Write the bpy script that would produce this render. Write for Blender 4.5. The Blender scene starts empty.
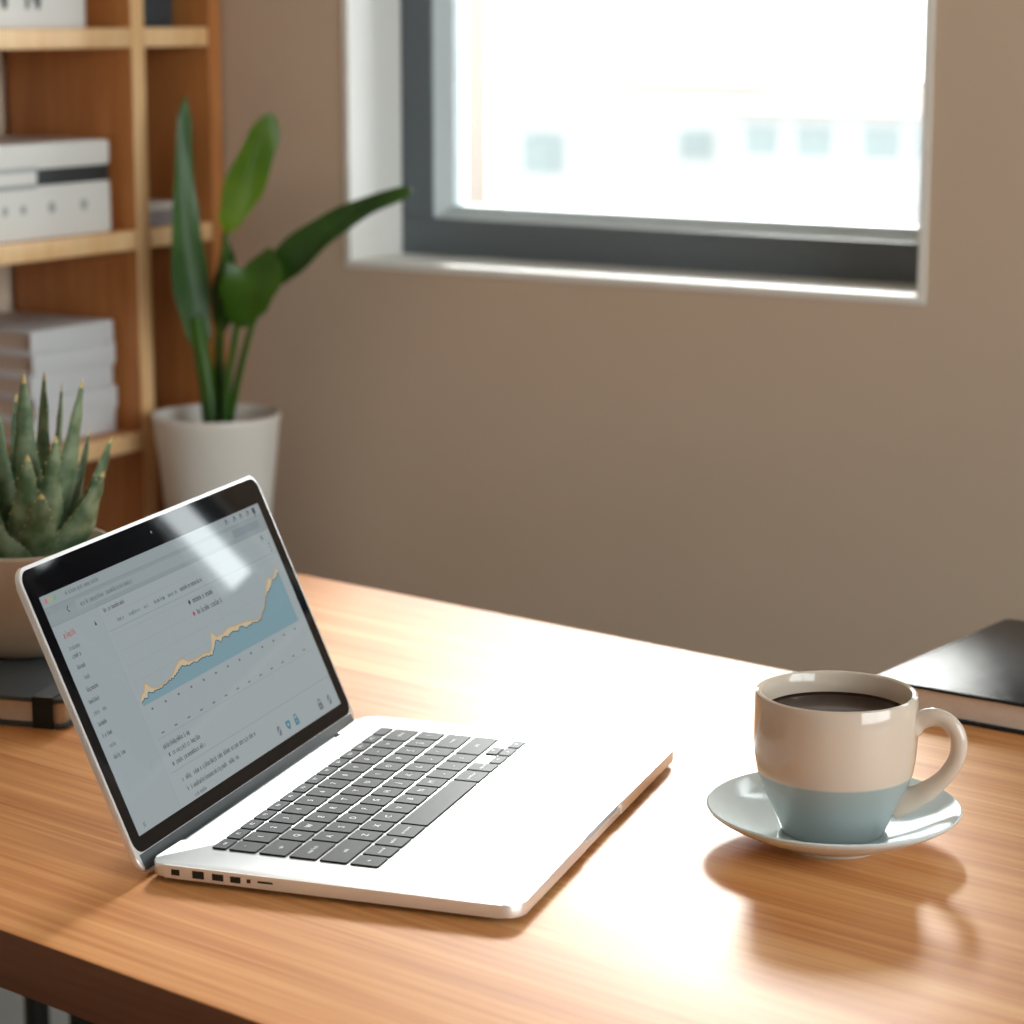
import bpy, bmesh, math, random
from mathutils import Vector, Matrix

random.seed(7)
sc = bpy.context.scene
COL = sc.collection
PI = math.pi

# ------------------------------------------------------------------ camera
PSI, PITCH = 0.56007, 0.19766
cam_d = bpy.data.cameras.new('camera')
cam = bpy.data.objects.new('camera', cam_d)
COL.objects.link(cam)
cam.location = (0.0, 0.0, 1.2248)
cam.rotation_euler = (PI / 2 - PITCH, 0.0, PSI)
cam_d.sensor_width = 36.0
cam_d.lens = 87.77
cam_d.clip_start = 0.02
cam_d.clip_end = 500
cam_d.dof.use_dof = True
cam_d.dof.focus_distance = 1.46
cam_d.dof.aperture_fstop = 8.2
sc.camera = cam

# ------------------------------------------------------------------ daylight
world = bpy.data.worlds.new('sky')
sc.world = world
world.use_nodes = True
bg = world.node_tree.nodes['Background']
bg.inputs['Color'].default_value = (0.93, 0.97, 1.0, 1)
bg.inputs['Strength'].default_value = 8.7

SUN_AZ, SUN_EL = math.radians(23.2), math.radians(26.0)
sun_d = bpy.data.lights.new('sun', 'SUN')
sun = bpy.data.objects.new('sun', sun_d)
COL.objects.link(sun)
sdir = Vector((-math.sin(SUN_AZ) * math.cos(SUN_EL), math.cos(SUN_AZ) * math.cos(SUN_EL), math.sin(SUN_EL)))
sun.rotation_euler = sdir.to_track_quat('Z', 'Y').to_euler()
sun.location = sdir * 30
sun_d.energy = 4.7
sun_d.angle = math.radians(9.0)
sun_d.color = (1.0, 0.965, 0.92)


def portal(name, loc, rot, sx, sy):
    d = bpy.data.lights.new(name, 'AREA')
    d.shape = 'RECTANGLE'
    d.size, d.size_y = sx, sy
    d.cycles.is_portal = True
    o = bpy.data.objects.new(name, d)
    COL.objects.link(o)
    o.location = loc
    o.rotation_euler = rot
    return o


sc.view_settings.view_transform = 'Standard'
sc.view_settings.look = 'None'
sc.view_settings.exposure = 0.0
sc.view_settings.gamma = 1.0
sc.view_settings.use_curve_mapping = False
sc.cycles.use_denoising = True
sc.cycles.max_bounces = 10
sc.cycles.diffuse_bounces = 6
sc.cycles.caustics_reflective = False
sc.cycles.caustics_refractive = False
sc.cycles.sample_clamp_indirect = 6.0


# ------------------------------------------------------------------ materials
def lin(r, g, b):
    f = lambda v: (v / 255 / 12.92) if v / 255 <= 0.04045 else ((v / 255 + 0.055) / 1.055) ** 2.4
    return (f(r), f(g), f(b), 1)


def mat(name, col, rough=0.5, metal=0.0, spec=0.5, coat=0.0, noise=0.0, nscale=30.0, bump=0.0, bscale=200.0, coat_rough=0.05):
    m = bpy.data.materials.new(name)
    m.use_nodes = True
    nt = m.node_tree
    p = nt.nodes['Principled BSDF']
    p.inputs['Base Color'].default_value = col
    p.inputs['Roughness'].default_value = rough
    p.inputs['Metallic'].default_value = metal
    p.inputs['Specular IOR Level'].default_value = spec
    p.inputs['Coat Weight'].default_value = coat
    p.inputs['Coat Roughness'].default_value = coat_rough
    if noise > 0 or bump > 0:
        tc = nt.nodes.new('ShaderNodeTexCoord')
    if noise > 0:
        n = nt.nodes.new('ShaderNodeTexNoise')
        n.inputs['Scale'].default_value = nscale
        n.inputs['Detail'].default_value = 4
        nt.links.new(tc.outputs['Object'], n.inputs['Vector'])
        mx = nt.nodes.new('ShaderNodeMix')
        mx.data_type = 'RGBA'
        mx.inputs[6].default_value = tuple(c * (1 - noise) for c in col[:3]) + (1,)
        mx.inputs[7].default_value = tuple(min(1, c * (1 + noise)) for c in col[:3]) + (1,)
        nt.links.new(n.outputs['Fac'], mx.inputs[0])
        nt.links.new(mx.outputs[2], p.inputs['Base Color'])
    if bump > 0:
        n2 = nt.nodes.new('ShaderNodeTexNoise')
        n2.inputs['Scale'].default_value = bscale
        nt.links.new(tc.outputs['Object'], n2.inputs['Vector'])
        b = nt.nodes.new('ShaderNodeBump')
        b.inputs['Strength'].default_value = bump
        b.inputs['Distance'].default_value = 0.001
        nt.links.new(n2.outputs['Fac'], b.inputs['Height'])
        nt.links.new(b.outputs['Normal'], p.inputs['Normal'])
    return m


def wood(name, dark, mid, light, axis='X', stretch=1.6, cross=34.0, rough=0.4, plank=0.0, spec=0.5, bump=0.15):
    m = bpy.data.materials.new(name)
    m.use_nodes = True
    nt = m.node_tree
    L = nt.links.new
    p = nt.nodes['Principled BSDF']
    p.inputs['Roughness'].default_value = rough
    p.inputs['Specular IOR Level'].default_value = spec
    tc = nt.nodes.new('ShaderNodeTexCoord')
    mp = nt.nodes.new('ShaderNodeMapping')
    s = [cross, cross, cross]
    s['XYZ'.index(axis)] = stretch
    mp.inputs['Scale'].default_value = s
    L(tc.outputs['Object'], mp.inputs['Vector'])
    vec = mp.outputs['Vector']
    if plank > 0:                       # each stave of the board gets its own grain
        sep = nt.nodes.new('ShaderNodeSeparateXYZ')
        L(tc.outputs['Object'], sep.inputs[0])
        dv = nt.nodes.new('ShaderNodeMath'); dv.operation = 'DIVIDE'
        dv.inputs[1].default_value = plank
        L(sep.outputs['Y'], dv.inputs[0])
        fl = nt.nodes.new('ShaderNodeMath'); fl.operation = 'FLOOR'
        L(dv.outputs[0], fl.inputs[0])
        wn = nt.nodes.new('ShaderNodeTexWhiteNoise'); wn.noise_dimensions = '1D'
        L(fl.outputs[0], wn.inputs['W'])
        sc_ = nt.nodes.new('ShaderNodeVectorMath'); sc_.operation = 'SCALE'
        sc_.inputs['Scale'].default_value = 17.0
        L(wn.outputs['Color'], sc_.inputs[0])
        ad = nt.nodes.new('ShaderNodeVectorMath'); ad.operation = 'ADD'
        L(vec, ad.inputs[0]); L(sc_.outputs[0], ad.inputs[1])
        vec = ad.outputs[0]
    n1 = nt.nodes.new('ShaderNodeTexNoise')
    n1.inputs['Scale'].default_value = 1.0
    n1.inputs['Detail'].default_value = 6
    n1.inputs['Roughness'].default_value = 0.62
    n1.inputs['Distortion'].default_value = 0.6
    L(vec, n1.inputs['Vector'])
    n2 = nt.nodes.new('ShaderNodeTexNoise')
    n2.inputs['Scale'].default_value = 5.5
    n2.inputs['Detail'].default_value = 3
    L(vec, n2.inputs['Vector'])
    mixf = nt.nodes.new('ShaderNodeMath'); mixf.operation = 'MULTIPLY_ADD'
    mixf.inputs[1].default_value = 0.30
    L(n2.outputs['Fac'], mixf.inputs[0])
    mu = nt.nodes.new('ShaderNodeMath'); mu.operation = 'MULTIPLY'
    mu.inputs[1].default_value = 0.70
    L(n1.outputs['Fac'], mu.inputs[0])
    L(mu.outputs[0], mixf.inputs[2])
    fac = mixf.outputs[0]
    if plank > 0:
        a2 = nt.nodes.new('ShaderNodeMath'); a2.operation = 'MULTIPLY_ADD'
        a2.inputs[1].default_value = 0.10
        L(wn.outputs['Value'], a2.inputs[0])
        s2 = nt.nodes.new('ShaderNodeMath'); s2.operation = 'SUBTRACT'
        s2.inputs[1].default_value = 0.05
        L(fac, s2.inputs[0])
        L(s2.outputs[0], a2.inputs[2])
        fac = a2.outputs[0]
    cr = nt.nodes.new('ShaderNodeValToRGB')
    e = cr.color_ramp.elements
    e[0].position, e[0].color = 0.34, dark
    e[1].position, e[1].color = 0.66, light
    k = e.new(0.5); k.color = mid
    L(fac, cr.inputs['Fac'])
    L(cr.outputs['Color'], p.inputs['Base Color'])
    b = nt.nodes.new('ShaderNodeBump')
    b.inputs['Strength'].default_value = bump
    b.inputs['Distance'].default_value = 0.0006
    L(fac, b.inputs['Height'])
    L(b.outputs['Normal'], p.inputs['Normal'])
    return m


def leafmat(name, col_a, col_b, scale, rough=0.4, trans=0.3, spec=0.5):
    m = bpy.data.materials.new(name)
    m.use_nodes = True
    nt = m.node_tree
    L = nt.links.new
    p = nt.nodes['Principled BSDF']
    p.inputs['Roughness'].default_value = rough
    p.inputs['Specular IOR Level'].default_value = spec
    tc = nt.nodes.new('ShaderNodeTexCoord')
    n = nt.nodes.new('ShaderNodeTexNoise')
    n.inputs['Scale'].default_value = scale
    n.inputs['Detail'].default_value = 3
    L(tc.outputs['Object'], n.inputs['Vector'])
    cr = nt.nodes.new('ShaderNodeValToRGB')
    cr.color_ramp.elements[0].position, cr.color_ramp.elements[0].color = 0.38, col_a
    cr.color_ramp.elements[1].position, cr.color_ramp.elements[1].color = 0.64, col_b
    L(n.outputs['Fac'], cr.inputs['Fac'])
    L(cr.outputs['Color'], p.inputs['Base Color'])
    if trans > 0:
        t = nt.nodes.new('ShaderNodeBsdfTranslucent')
        g = nt.nodes.new('ShaderNodeHueSaturation')
        g.inputs['Value'].default_value = 2.0
        g.inputs['Hue'].default_value = 0.47
        L(cr.outputs['Color'], g.inputs['Color'])
        L(g.outputs['Color'], t.inputs['Color'])
        mx = nt.nodes.new('ShaderNodeMixShader')
        mx.inputs[0].default_value = trans
        L(p.outputs[0], mx.inputs[1]); L(t.outputs[0], mx.inputs[2])
        L(mx.outputs[0], nt.nodes['Material Output'].inputs['Surface'])
    return m


def emit(name, col, strength, rough=0.03):
    m = mat(name, (0.01, 0.01, 0.012, 1), rough)
    p = m.node_tree.nodes['Principled BSDF']
    p.inputs['Emission Color'].default_value = col
    p.inputs['Emission Strength'].default_value = strength
    p.inputs['Specular IOR Level'].default_value = 0.32
    return m


def pane_glass(name):
    m = bpy.data.materials.new(name)
    m.use_nodes = True
    nt = m.node_tree
    L = nt.links.new
    nt.nodes.remove(nt.nodes['Principled BSDF'])
    t = nt.nodes.new('ShaderNodeBsdfTransparent')
    t.inputs['Color'].default_value = (0.965, 0.985, 0.98, 1)
    g = nt.nodes.new('ShaderNodeBsdfGlossy')
    g.inputs['Roughness'].default_value = 0.0
    fr = nt.nodes.new('ShaderNodeFresnel')
    fr.inputs['IOR'].default_value = 1.45
    mx = nt.nodes.new('ShaderNodeMixShader')
    L(fr.outputs[0], mx.inputs[0]); L(t.outputs[0], mx.inputs[1]); L(g.outputs[0], mx.inputs[2])
    L(mx.outputs[0], nt.nodes['Material Output'].inputs['Surface'])
    return m


M = {}
M['wall'] = mat('tan_wall_paint', lin(210, 189, 167), 0.85, spec=0.2, noise=0.04, nscale=6, bump=0.08, bscale=300)
M['wall_white'] = mat('pale_wall_paint', lin(228, 222, 214), 0.85, spec=0.2, noise=0.03, nscale=6)
M['ceiling'] = mat('ceiling_paint', lin(232, 228, 220), 0.9, spec=0.2, noise=0.02, nscale=4)
M['white'] = mat('white_trim_paint', lin(238, 236, 230), 0.5, noise=0.02, nscale=12)
M['floor'] = wood('floor_boards', lin(96, 88, 80), lin(118, 110, 102), lin(140, 132, 124), 'Y', 1.2, 20, 0.5)
M['frame'] = mat('anthracite_window_frame', lin(96, 105, 112), 0.45, noise=0.04, nscale=40)
M['bead'] = mat('grey_glazing_bead', lin(196, 206, 208), 0.35, noise=0.03, nscale=40)
M['glass'] = pane_glass('window_glass')
M['desk'] = wood('oak_desktop', lin(186, 116, 62), lin(214, 148, 90), lin(233, 179, 120), 'X', 1.0, 44, 0.45, plank=0.075, spec=0.24)
M['deskedge_shaded'] = wood('oak_desktop_edge_shaded', lin(92, 50, 26), lin(108, 60, 32), lin(124, 72, 40), 'X', 1.1, 38, 0.55)  # shade on the unlit desk edge put into a darker brown
M['edge'] = wood('birch_edge_lit', lin(226, 178, 124), lin(236, 194, 142), lin(243, 208, 160), 'Z', 2.0, 30, 0.4)  # light from the right put into the colour of the front edges
M['shelf'] = wood('birch_shelving', lin(166, 102, 54), lin(186, 120, 66), lin(202, 138, 80), 'Z', 2.0, 24, 0.45)
M['shelfh'] = wood('birch_shelving_flat', lin(164, 104, 56), lin(182, 120, 68), lin(198, 136, 80), 'Y', 2.0, 24, 0.45)
M['black_metal'] = mat('black_powder_coat', lin(26, 27, 29), 0.5, noise=0.1, nscale=60)
M['alu'] = mat('silver_aluminium', (0.86, 0.865, 0.87, 1), 0.40, metal=0.72, noise=0.015, nscale=90, bump=0.02, bscale=900)
M['alu_side'] = M['alu']
M['port'] = mat('port_black', lin(18, 16, 16), 0.5, noise=0.1, nscale=80)
M['hinge'] = mat('hinge_grey_plastic', lin(78, 84, 87), 0.45, noise=0.05, nscale=60)
M['bezel'] = mat('black_bezel_glass', lin(11, 11, 14), 0.03, spec=0.3, noise=0.05, nscale=20)
M['key'] = mat('black_key_plastic', lin(28, 30, 33), 0.42, spec=0.1, noise=0.06, nscale=120)
M['legend'] = mat('key_legend_white', lin(225, 228, 230), 0.5, noise=0.02, nscale=100)
M['trackpad'] = mat('trackpad_glass', (0.78, 0.79, 0.81, 1), 0.36, metal=0.4, noise=0.01, nscale=60)
M['rubber'] = mat('rubber_foot', lin(24, 24, 26), 0.8, noise=0.05, nscale=90)
M['pot'] = mat('white_pot_glaze', lin(232, 226, 217), 0.35, noise=0.03, nscale=25)
M['pot_beige'] = mat('cream_pot_glaze', lin(214, 200, 184), 0.4, noise=0.03, nscale=25)
M['soil'] = mat('potting_soil', lin(52, 42, 34), 0.95, noise=0.5, nscale=160, bump=1.0, bscale=180)
M['leaf'] = leafmat('glossy_plant_leaf', lin(48, 88, 24), lin(78, 122, 32), 9, 0.32, 0.30)
M['leaf_dark'] = leafmat('dark_plant_leaf', lin(38, 76, 24), lin(62, 102, 32), 9, 0.42, 0.2)
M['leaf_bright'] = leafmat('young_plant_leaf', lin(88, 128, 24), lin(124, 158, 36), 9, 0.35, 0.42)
M['aloe'] = leafmat('aloe_leaf', lin(70, 96, 62), lin(128, 146, 114), 60, 0.55, 0.06)
M['aloe_tip'] = mat('aloe_tooth_yellow', lin(192, 176, 116), 0.6, noise=0.15, nscale=200)
M['cover'] = mat('black_book_cover', lin(34, 38, 41), 0.25, spec=0.16, noise=0.06, nscale=60, bump=0.25, bscale=1400)
M['cover_grey'] = mat('slate_notebook_cover', lin(66, 78, 87), 0.42, noise=0.06, nscale=60, bump=0.2, bscale=1200)
M['pages'] = mat('cream_pages', lin(214, 200, 186), 0.8, noise=0.08, nscale=240)
M['elastic'] = mat('black_elastic', lin(20, 21, 23), 0.75, noise=0.1, nscale=300)
M['coffee'] = mat('black_coffee', lin(46, 24, 14), 0.05, spec=0.15, noise=0.05, nscale=20)
M['box_white'] = mat('white_box_card', lin(226, 225, 220), 0.6, noise=0.02, nscale=30)
M['box_black'] = mat('black_band', lin(34, 38, 42), 0.5, noise=0.06, nscale=50)
M['label_grey'] = mat('grey_label_holder', lin(158, 164, 164), 0.45, noise=0.03, nscale=50)
M['mark_grey'] = mat('grey_printed_mark', lin(172, 173, 170), 0.6, noise=0.05, nscale=90)
M['mark_black'] = mat('dark_printed_mark', lin(70, 72, 72), 0.6, noise=0.05, nscale=90)
M['paper'] = mat('white_book_cover', lin(214, 216, 218), 0.55, noise=0.02, nscale=50)
M['binder'] = mat('charcoal_binder', lin(54, 60, 66), 0.5, noise=0.06, nscale=50)
M['lilac'] = mat('pale_lilac_card', lin(150, 145, 152), 0.6, noise=0.05, nscale=60)
M['box_grey'] = mat('grey_fabric_box', lin(176, 176, 170), 0.9, noise=0.08, nscale=200, bump=0.3, bscale=500)
M['facade'] = mat('white_render_facade', lin(129, 129, 128), 0.9, noise=0.03, nscale=0.4)
M['facade_pink'] = mat('peach_render_facade', lin(124, 113, 104), 0.9, noise=0.05, nscale=0.4)
M['roof'] = mat('terracotta_roof', lin(126, 108, 92), 0.9, noise=0.10, nscale=1.2)
M['far_glass'] = mat('far_window_glass', lin(92, 100, 100), 0.6, noise=0.1, nscale=0.8)
M['street'] = mat('pale_street', lin(190, 188, 184), 0.95, noise=0.08, nscale=0.2)


def ceramic():
    m = mat('two_tone_glaze', lin(222, 212, 200), 0.09, spec=0.6)
    nt = m.node_tree
    p = nt.nodes['Principled BSDF']
    tc = nt.nodes.new('ShaderNodeTexCoord')
    sp = nt.nodes.new('ShaderNodeSeparateXYZ')
    nt.links.new(tc.outputs['Object'], sp.inputs[0])
    cr = nt.nodes.new('ShaderNodeMapRange')
    cr.inputs['From Min'].default_value = 0.0365
    cr.inputs['From Max'].default_value = 0.0378
    nt.links.new(sp.outputs['Z'], cr.inputs['Value'])
    mx = nt.nodes.new('ShaderNodeMix')
    mx.data_type = 'RGBA'
    mx.inputs[6].default_value = lin(152, 163, 162)
    mx.inputs[7].default_value = lin(204, 189, 173)
    nt.links.new(cr.outputs[0], mx.inputs[0])
    nt.links.new(mx.outputs[2], p.inputs['Base Color'])
    return m


M['mug'] = ceramic()
M['cream'] = mat('cream_glaze', lin(204, 189, 173), 0.09, spec=0.6, noise=0.01, nscale=30)
M['saucer'] = mat('pale_blue_glaze', lin(206, 216, 217), 0.10, spec=0.6, noise=0.02, nscale=30)


# ------------------------------------------------------------------ mesh helpers
def new_obj(name, bm, mats, parent=None, smooth=False, loc=None, rotz=0.0):
    me = bpy.data.meshes.new(name)
    bmesh.ops.recalc_face_normals(bm, faces=bm.faces)
    bm.to_mesh(me)
    bm.free()
    if not isinstance(mats, (list, tuple)):
        mats = [mats]
    for m in mats:
        me.materials.append(m)
    if smooth:
        for p in me.polygons:
            p.use_smooth = True
        try:
            me.set_sharp_from_angle(angle=math.radians(38))
        except Exception:
            pass
    o = bpy.data.objects.new(name, me)
    COL.objects.link(o)
    if parent is not None:
        o.parent = parent
    if loc is not None:
        o.location = loc
    if rotz:
        o.rotation_euler = (0, 0, rotz)
    return o


def tag(o, label, cat, group=None, kind=None):
    o['label'] = label
    o['category'] = cat
    if group:
        o['group'] = group
    if kind:
        o['kind'] = kind
    return o


def thing(name, label, cat, loc=(0, 0, 0), rotz=0.0, group=None):
    o = bpy.data.objects.new(name, None)
    o.empty_display_size = 0.05
    COL.objects.link(o)
    o.location = loc
    o.rotation_euler = (0, 0, rotz)
    return tag(o, label, cat, group)


def struct(o, label=None, cat=None):
    o['kind'] = 'structure'
    if label:
        o['label'] = label
    if cat:
        o['category'] = cat
    return o


def box(bm, x0, x1, y0, y1, z0, z1, bev=0.0, seg=2, mi=0):
    before = set(bm.faces)
    r = bmesh.ops.create_cube(bm, size=1.0)
    vs = r['verts']
    for v in vs:
        v.co = Vector(((x0 + x1) / 2 + v.co.x * (x1 - x0), (y0 + y1) / 2 + v.co.y * (y1 - y0), (z0 + z1) / 2 + v.co.z * (z1 - z0)))
    if bev > 0:
        es = list({e for v in vs for e in v.link_edges})
        bmesh.ops.bevel(bm, geom=es, offset=bev, segments=seg, profile=0.5, affect='EDGES')
    for f in bm.faces:
        if f not in before:
            f.material_index = mi


def boxo(name, x0, x1, y0, y1, z0, z1, m, parent=None, bev=0.002, seg=2):
    """one box mesh whose origin is the centre of its underside"""
    bm = bmesh.new()
    cx, cy = (x0 + x1) / 2, (y0 + y1) / 2
    box(bm, x0 - cx, x1 - cx, y0 - cy, y1 - cy, 0, z1 - z0, bev, seg)
    return new_obj(name, bm, m, parent, bev > 0, (cx, cy, z0))


def rrect(w0, w1, h0, h1, r, n=6):
    pts = []
    for cx, cy, a in ((w1 - r, h1 - r, 0), (w0 + r, h1 - r, PI / 2), (w0 + r, h0 + r, PI), (w1 - r, h0 + r, 1.5 * PI)):
        for i in range(n + 1):
            t = a + PI / 2 * i / n
            pts.append((cx + r * math.cos(t), cy + r * math.sin(t)))
    return pts


def prism(bm, pts, z0, z1, bev=0.0, seg=2, mi=0):
    before = set(bm.faces)
    lo = [bm.verts.new((x, y, z0)) for x, y in pts]
    hi = [bm.verts.new((x, y, z1)) for x, y in pts]
    n = len(pts)
    f0 = bm.faces.new(lo[::-1])
    f1 = bm.faces.new(hi)
    for i in range(n):
        bm.faces.new((lo[i], lo[(i + 1) % n], hi[(i + 1) % n], hi[i]))
    if bev > 0:
        es = list(f0.edges) + list(f1.edges)
        bmesh.ops.bevel(bm, geom=es, offset=bev, segments=seg, profile=0.5, affect='EDGES')
    for f in bm.faces:
        if f not in before:
            f.material_index = mi


def lathe(bm, prof, n=72, mi=0, center=(0, 0)):
    rings = []
    for r, z in prof:
        if r < 1e-6:
            rings.append([bm.verts.new((center[0], center[1], z))])
        else:
            rings.append([bm.verts.new((center[0] + r * math.cos(2 * PI * i / n), center[1] + r * math.sin(2 * PI * i / n), z)) for i in range(n)])
    for a, b in zip(rings, rings[1:]):
        for i in range(n):
            j = (i + 1) % n
            if len(a) == 1 and len(b) == 1:
                continue
            if len(a) == 1:
                f = bm.faces.new((a[0], b[j], b[i]))
            elif len(b) == 1:
                f = bm.faces.new((a[i], a[j], b[0]))
            else:
                f = bm.faces.new((a[i], a[j], b[j], b[i]))
            f.material_index = mi


def catmull(pts, n):
    pts = [Vector(p) for p in pts]
    ext = [pts[0] * 2 - pts[1]] + pts + [pts[-1] * 2 - pts[-2]]
    out = []
    segs = len(pts) - 1
    for k in range(n + 1):
        t = k / n * segs
        i = min(int(t), segs - 1)
        u = t - i
        p0, p1, p2, p3 = ext[i:i + 4]
        out.append(0.5 * ((2 * p1) + (p2 - p0) * u + (2 * p0 - 5 * p1 + 4 * p2 - p3) * u * u + (3 * p1 - p0 - 3 * p2 + p3) * u ** 3))
    return out


def tube(bm, pts, radii, n=14, flat=1.0, ref=Vector((0, 0, 1)), mi=0):
    rings = []
    N = len(pts)
    for k, p in enumerate(pts):
        t = (pts[min(k + 1, N - 1)] - pts[max(k - 1, 0)]).normalized()
        s = t.cross(ref)
        if s.length < 1e-5:
            s = t.cross(Vector((1, 0, 0)))
        s.normalize()
        b = s.cross(t).normalized()
        r = radii[k] if isinstance(radii, (list, tuple)) else radii
        rings.append([bm.verts.new(p + s * (r * flat * math.cos(2 * PI * i / n)) + b * (r * math.sin(2 * PI * i / n))) for i in range(n)])
    for a, b in zip(rings, rings[1:]):
        for i in range(n):
            j = (i + 1) % n
            f = bm.faces.new((a[i], a[j], b[j], b[i]))
            f.material_index = mi
    for rg in (rings[0][::-1], rings[-1]):
        f = bm.faces.new(rg)
        f.material_index = mi


def interp(tab, t):
    for (a, va), (b, vb) in zip(tab, tab[1:]):
        if t <= b:
            u = (t - a) / (b - a) if b > a else 0
            u = u * u * (3 - 2 * u)
            return va + (vb - va) * u
    return tab[-1][1]


# ------------------------------------------------------------------ room
XL, XR, YB, YF, H = -2.03, 1.9, 2.3, -1.6, 2.6
WT = 0.24
W1 = (-1.6645, -0.9605, 0.941, 2.25)       # window over the desk: x0 x1 z0 z1
W2 = (-0.765, -0.455, 0.955, 2.25)         # two unseen narrow panes right of it, added for the screen streak
W3 = (-0.3, 1.95, 0.6, 2.4)                # unseen wide window added in the right wall for fill: y0 y1 z0 z1


def wall_with_holes(bm, a0, a1, holes, t0, t1, along='X'):
    """vertical wall from a0..a1 with rectangular holes (u0,u1,z0,z1), as clean blocks"""
    def blk(u0, u1, z0, z1):
        if u1 - u0 < 1e-4 or z1 - z0 < 1e-4:
            return
        if along == 'X':
            box(bm, u0, u1, t0, t1, z0, z1)
        else:
            box(bm, t0, t1, u0, u1, z0, z1)
    u = a0
    for h in sorted(holes):
        blk(u, h[0], 0, H)
        blk(h[0], h[1], 0, h[2])
        blk(h[0], h[1], h[3], H)
        u = h[1]
    blk(u, a1, 0, H)


bm = bmesh.new()
wall_with_holes(bm, XL - WT, XR + WT, [W1, W2], YB, YB + WT)
struct(new_obj('wall_back', bm, M['wall']), 'tan painted wall with the window above the desk', 'wall')
bm = bmesh.new()
wall_with_holes(bm, YF, YB, [W3], XR, XR + WT, 'Y')
struct(new_obj('wall_right', bm, M['wall_white']), 'pale painted right wall with an added fill window', 'wall')
bm = bmesh.new(); box(bm, XL - WT, XL, YF, YB, 0, H)
struct(new_obj('wall_left', bm, M['wall']), 'tan painted wall behind the bookshelf', 'wall')
bm = bmesh.new(); box(bm, XL - WT, XR + WT, YF - WT, YF, 0, H)
struct(new_obj('wall_front', bm, M['wall']), 'tan painted wall behind the viewer', 'wall')
bm = bmesh.new(); box(bm, XL - WT, XR + WT, YF - WT, YB + WT, -0.2, 0)
struct(new_obj('floor', bm, M['floor']), 'grey wooden floor under the desk', 'floor')
bm = bmesh.new(); box(bm, XL - WT, XR + WT, YF - WT, YB + WT, H, H + 0.2)
struct(new_obj('ceiling', bm, M['ceiling']), 'white ceiling of the room', 'ceiling')
bm = bmesh.new(); box(bm, XL, XR, YB - 0.012, YB, 0, 0.08, 0.003)
struct(new_obj('baseboard_back', bm, M['white']), 'white baseboard along the window wall', 'baseboard')


def window(idx, w, label, mullion=None):
    """casement in the back wall: reveal lining, frame, bead and pane"""
    x0, x1, z0, z1 = w
    # white lining of the recess
    bm = bmesh.new()
    t = 0.008
    y0, y1 = YB - 0.002, YB + WT
    box(bm, x0, x1, y0, y1, z0, z0 + t)
    box(bm, x0, x1, y0, y1, z1 - t, z1)
    box(bm, x0, x0 + t, y0, y1, z0 + t, z1 - t)
    box(bm, x1 - t, x1, y0, y1, z0 + t, z1 - t)
    tr = new_obj('trim_%d' % idx, bm, M['white'])
    struct(tr, 'white reveal and sill around ' + label, 'window trim')
    o = bpy.data.objects.new('window_%d' % idx, None)
    COL.objects.link(o)
    o.location = ((x0 + x1) / 2, YB + 0.10, z0 + t)
    struct(o, label, 'window')
    hw, hh = (x1 - x0) / 2 - t, z1 - z0 - 2 * t

    def ring(a, b, ya, yb, name, m, par, bev):
        bm = bmesh.new()
        box(bm, -hw + a, hw - a, ya, yb, a, a + b, bev)
        box(bm, -hw + a, hw - a, ya, yb, hh - a - b, hh - a, bev)
        box(bm, -hw + a, -hw + a + b, ya, yb, a + b, hh - a - b, bev)
        box(bm, hw - a - b, hw - a, ya, yb, a + b, hh - a - b, bev)
        return new_obj(name, bm, m, par, True)
    f = ring(0.0, 0.043, 0.0, 0.06, 'window_frame', M['frame'], o, 0.002)
    bm = bmesh.new()                     # sloping bead between frame and pane
    loops = []
    for a, yy in ((0.043, 0.004), (0.056, 0.026), (0.056, 0.05), (0.043, 0.05)):
        loops.append([bm.verts.new((x, yy, z)) for x, z in ((-hw + a, a), (hw - a, a), (hw - a, hh - a), (-hw + a, hh - a))])
    for q in range(4):
        A, B = loops[q], loops[(q + 1) % 4]
        for i in range(4):
            bm.faces.new((A[i], A[(i + 1) % 4], B[(i + 1) % 4], B[i]))
    new_obj('glazing_bead', bm, M['bead'], f)
    if mullion:
        c = (x0 + x1) / 2
        bm = bmesh.new(); box(bm, mullion[0] - c, mullion[1] - c, 0.0, 0.06, 0.043, hh - 0.043, 0.002)
        box(bm, -hw + 0.04, mullion[0] - c + 0.001, 0.012, 0.05, 0.04, 0.095, 0.002)
        box(bm, mullion[1] - c - 0.001, hw - 0.04, 0.012, 0.05, 0.04, 0.27, 0.002)  # solid panels below the panes shape the streak reflected in the screen
        new_obj('mullion', bm, M['frame'], f, True)
    bm = bmesh.new()
    box(bm, -hw + 0.05, hw - 0.05, 0.034, 0.038, 0.05, hh - 0.05)
    new_obj('window_pane', bm, M['glass'], o)
    portal('window_portal', ((x0 + x1) / 2, YB + WT + 0.01, (z0 + z1) / 2), (-PI / 2, 0, 0), x1 - x0, z1 - z0)


window(1, W1, 'grey framed window above the desk, bright houses outside')
window(2, W2, 'unseen narrow two paned window right of the desk window, added for the screen streak', mullion=(-0.662, -0.552))

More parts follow.
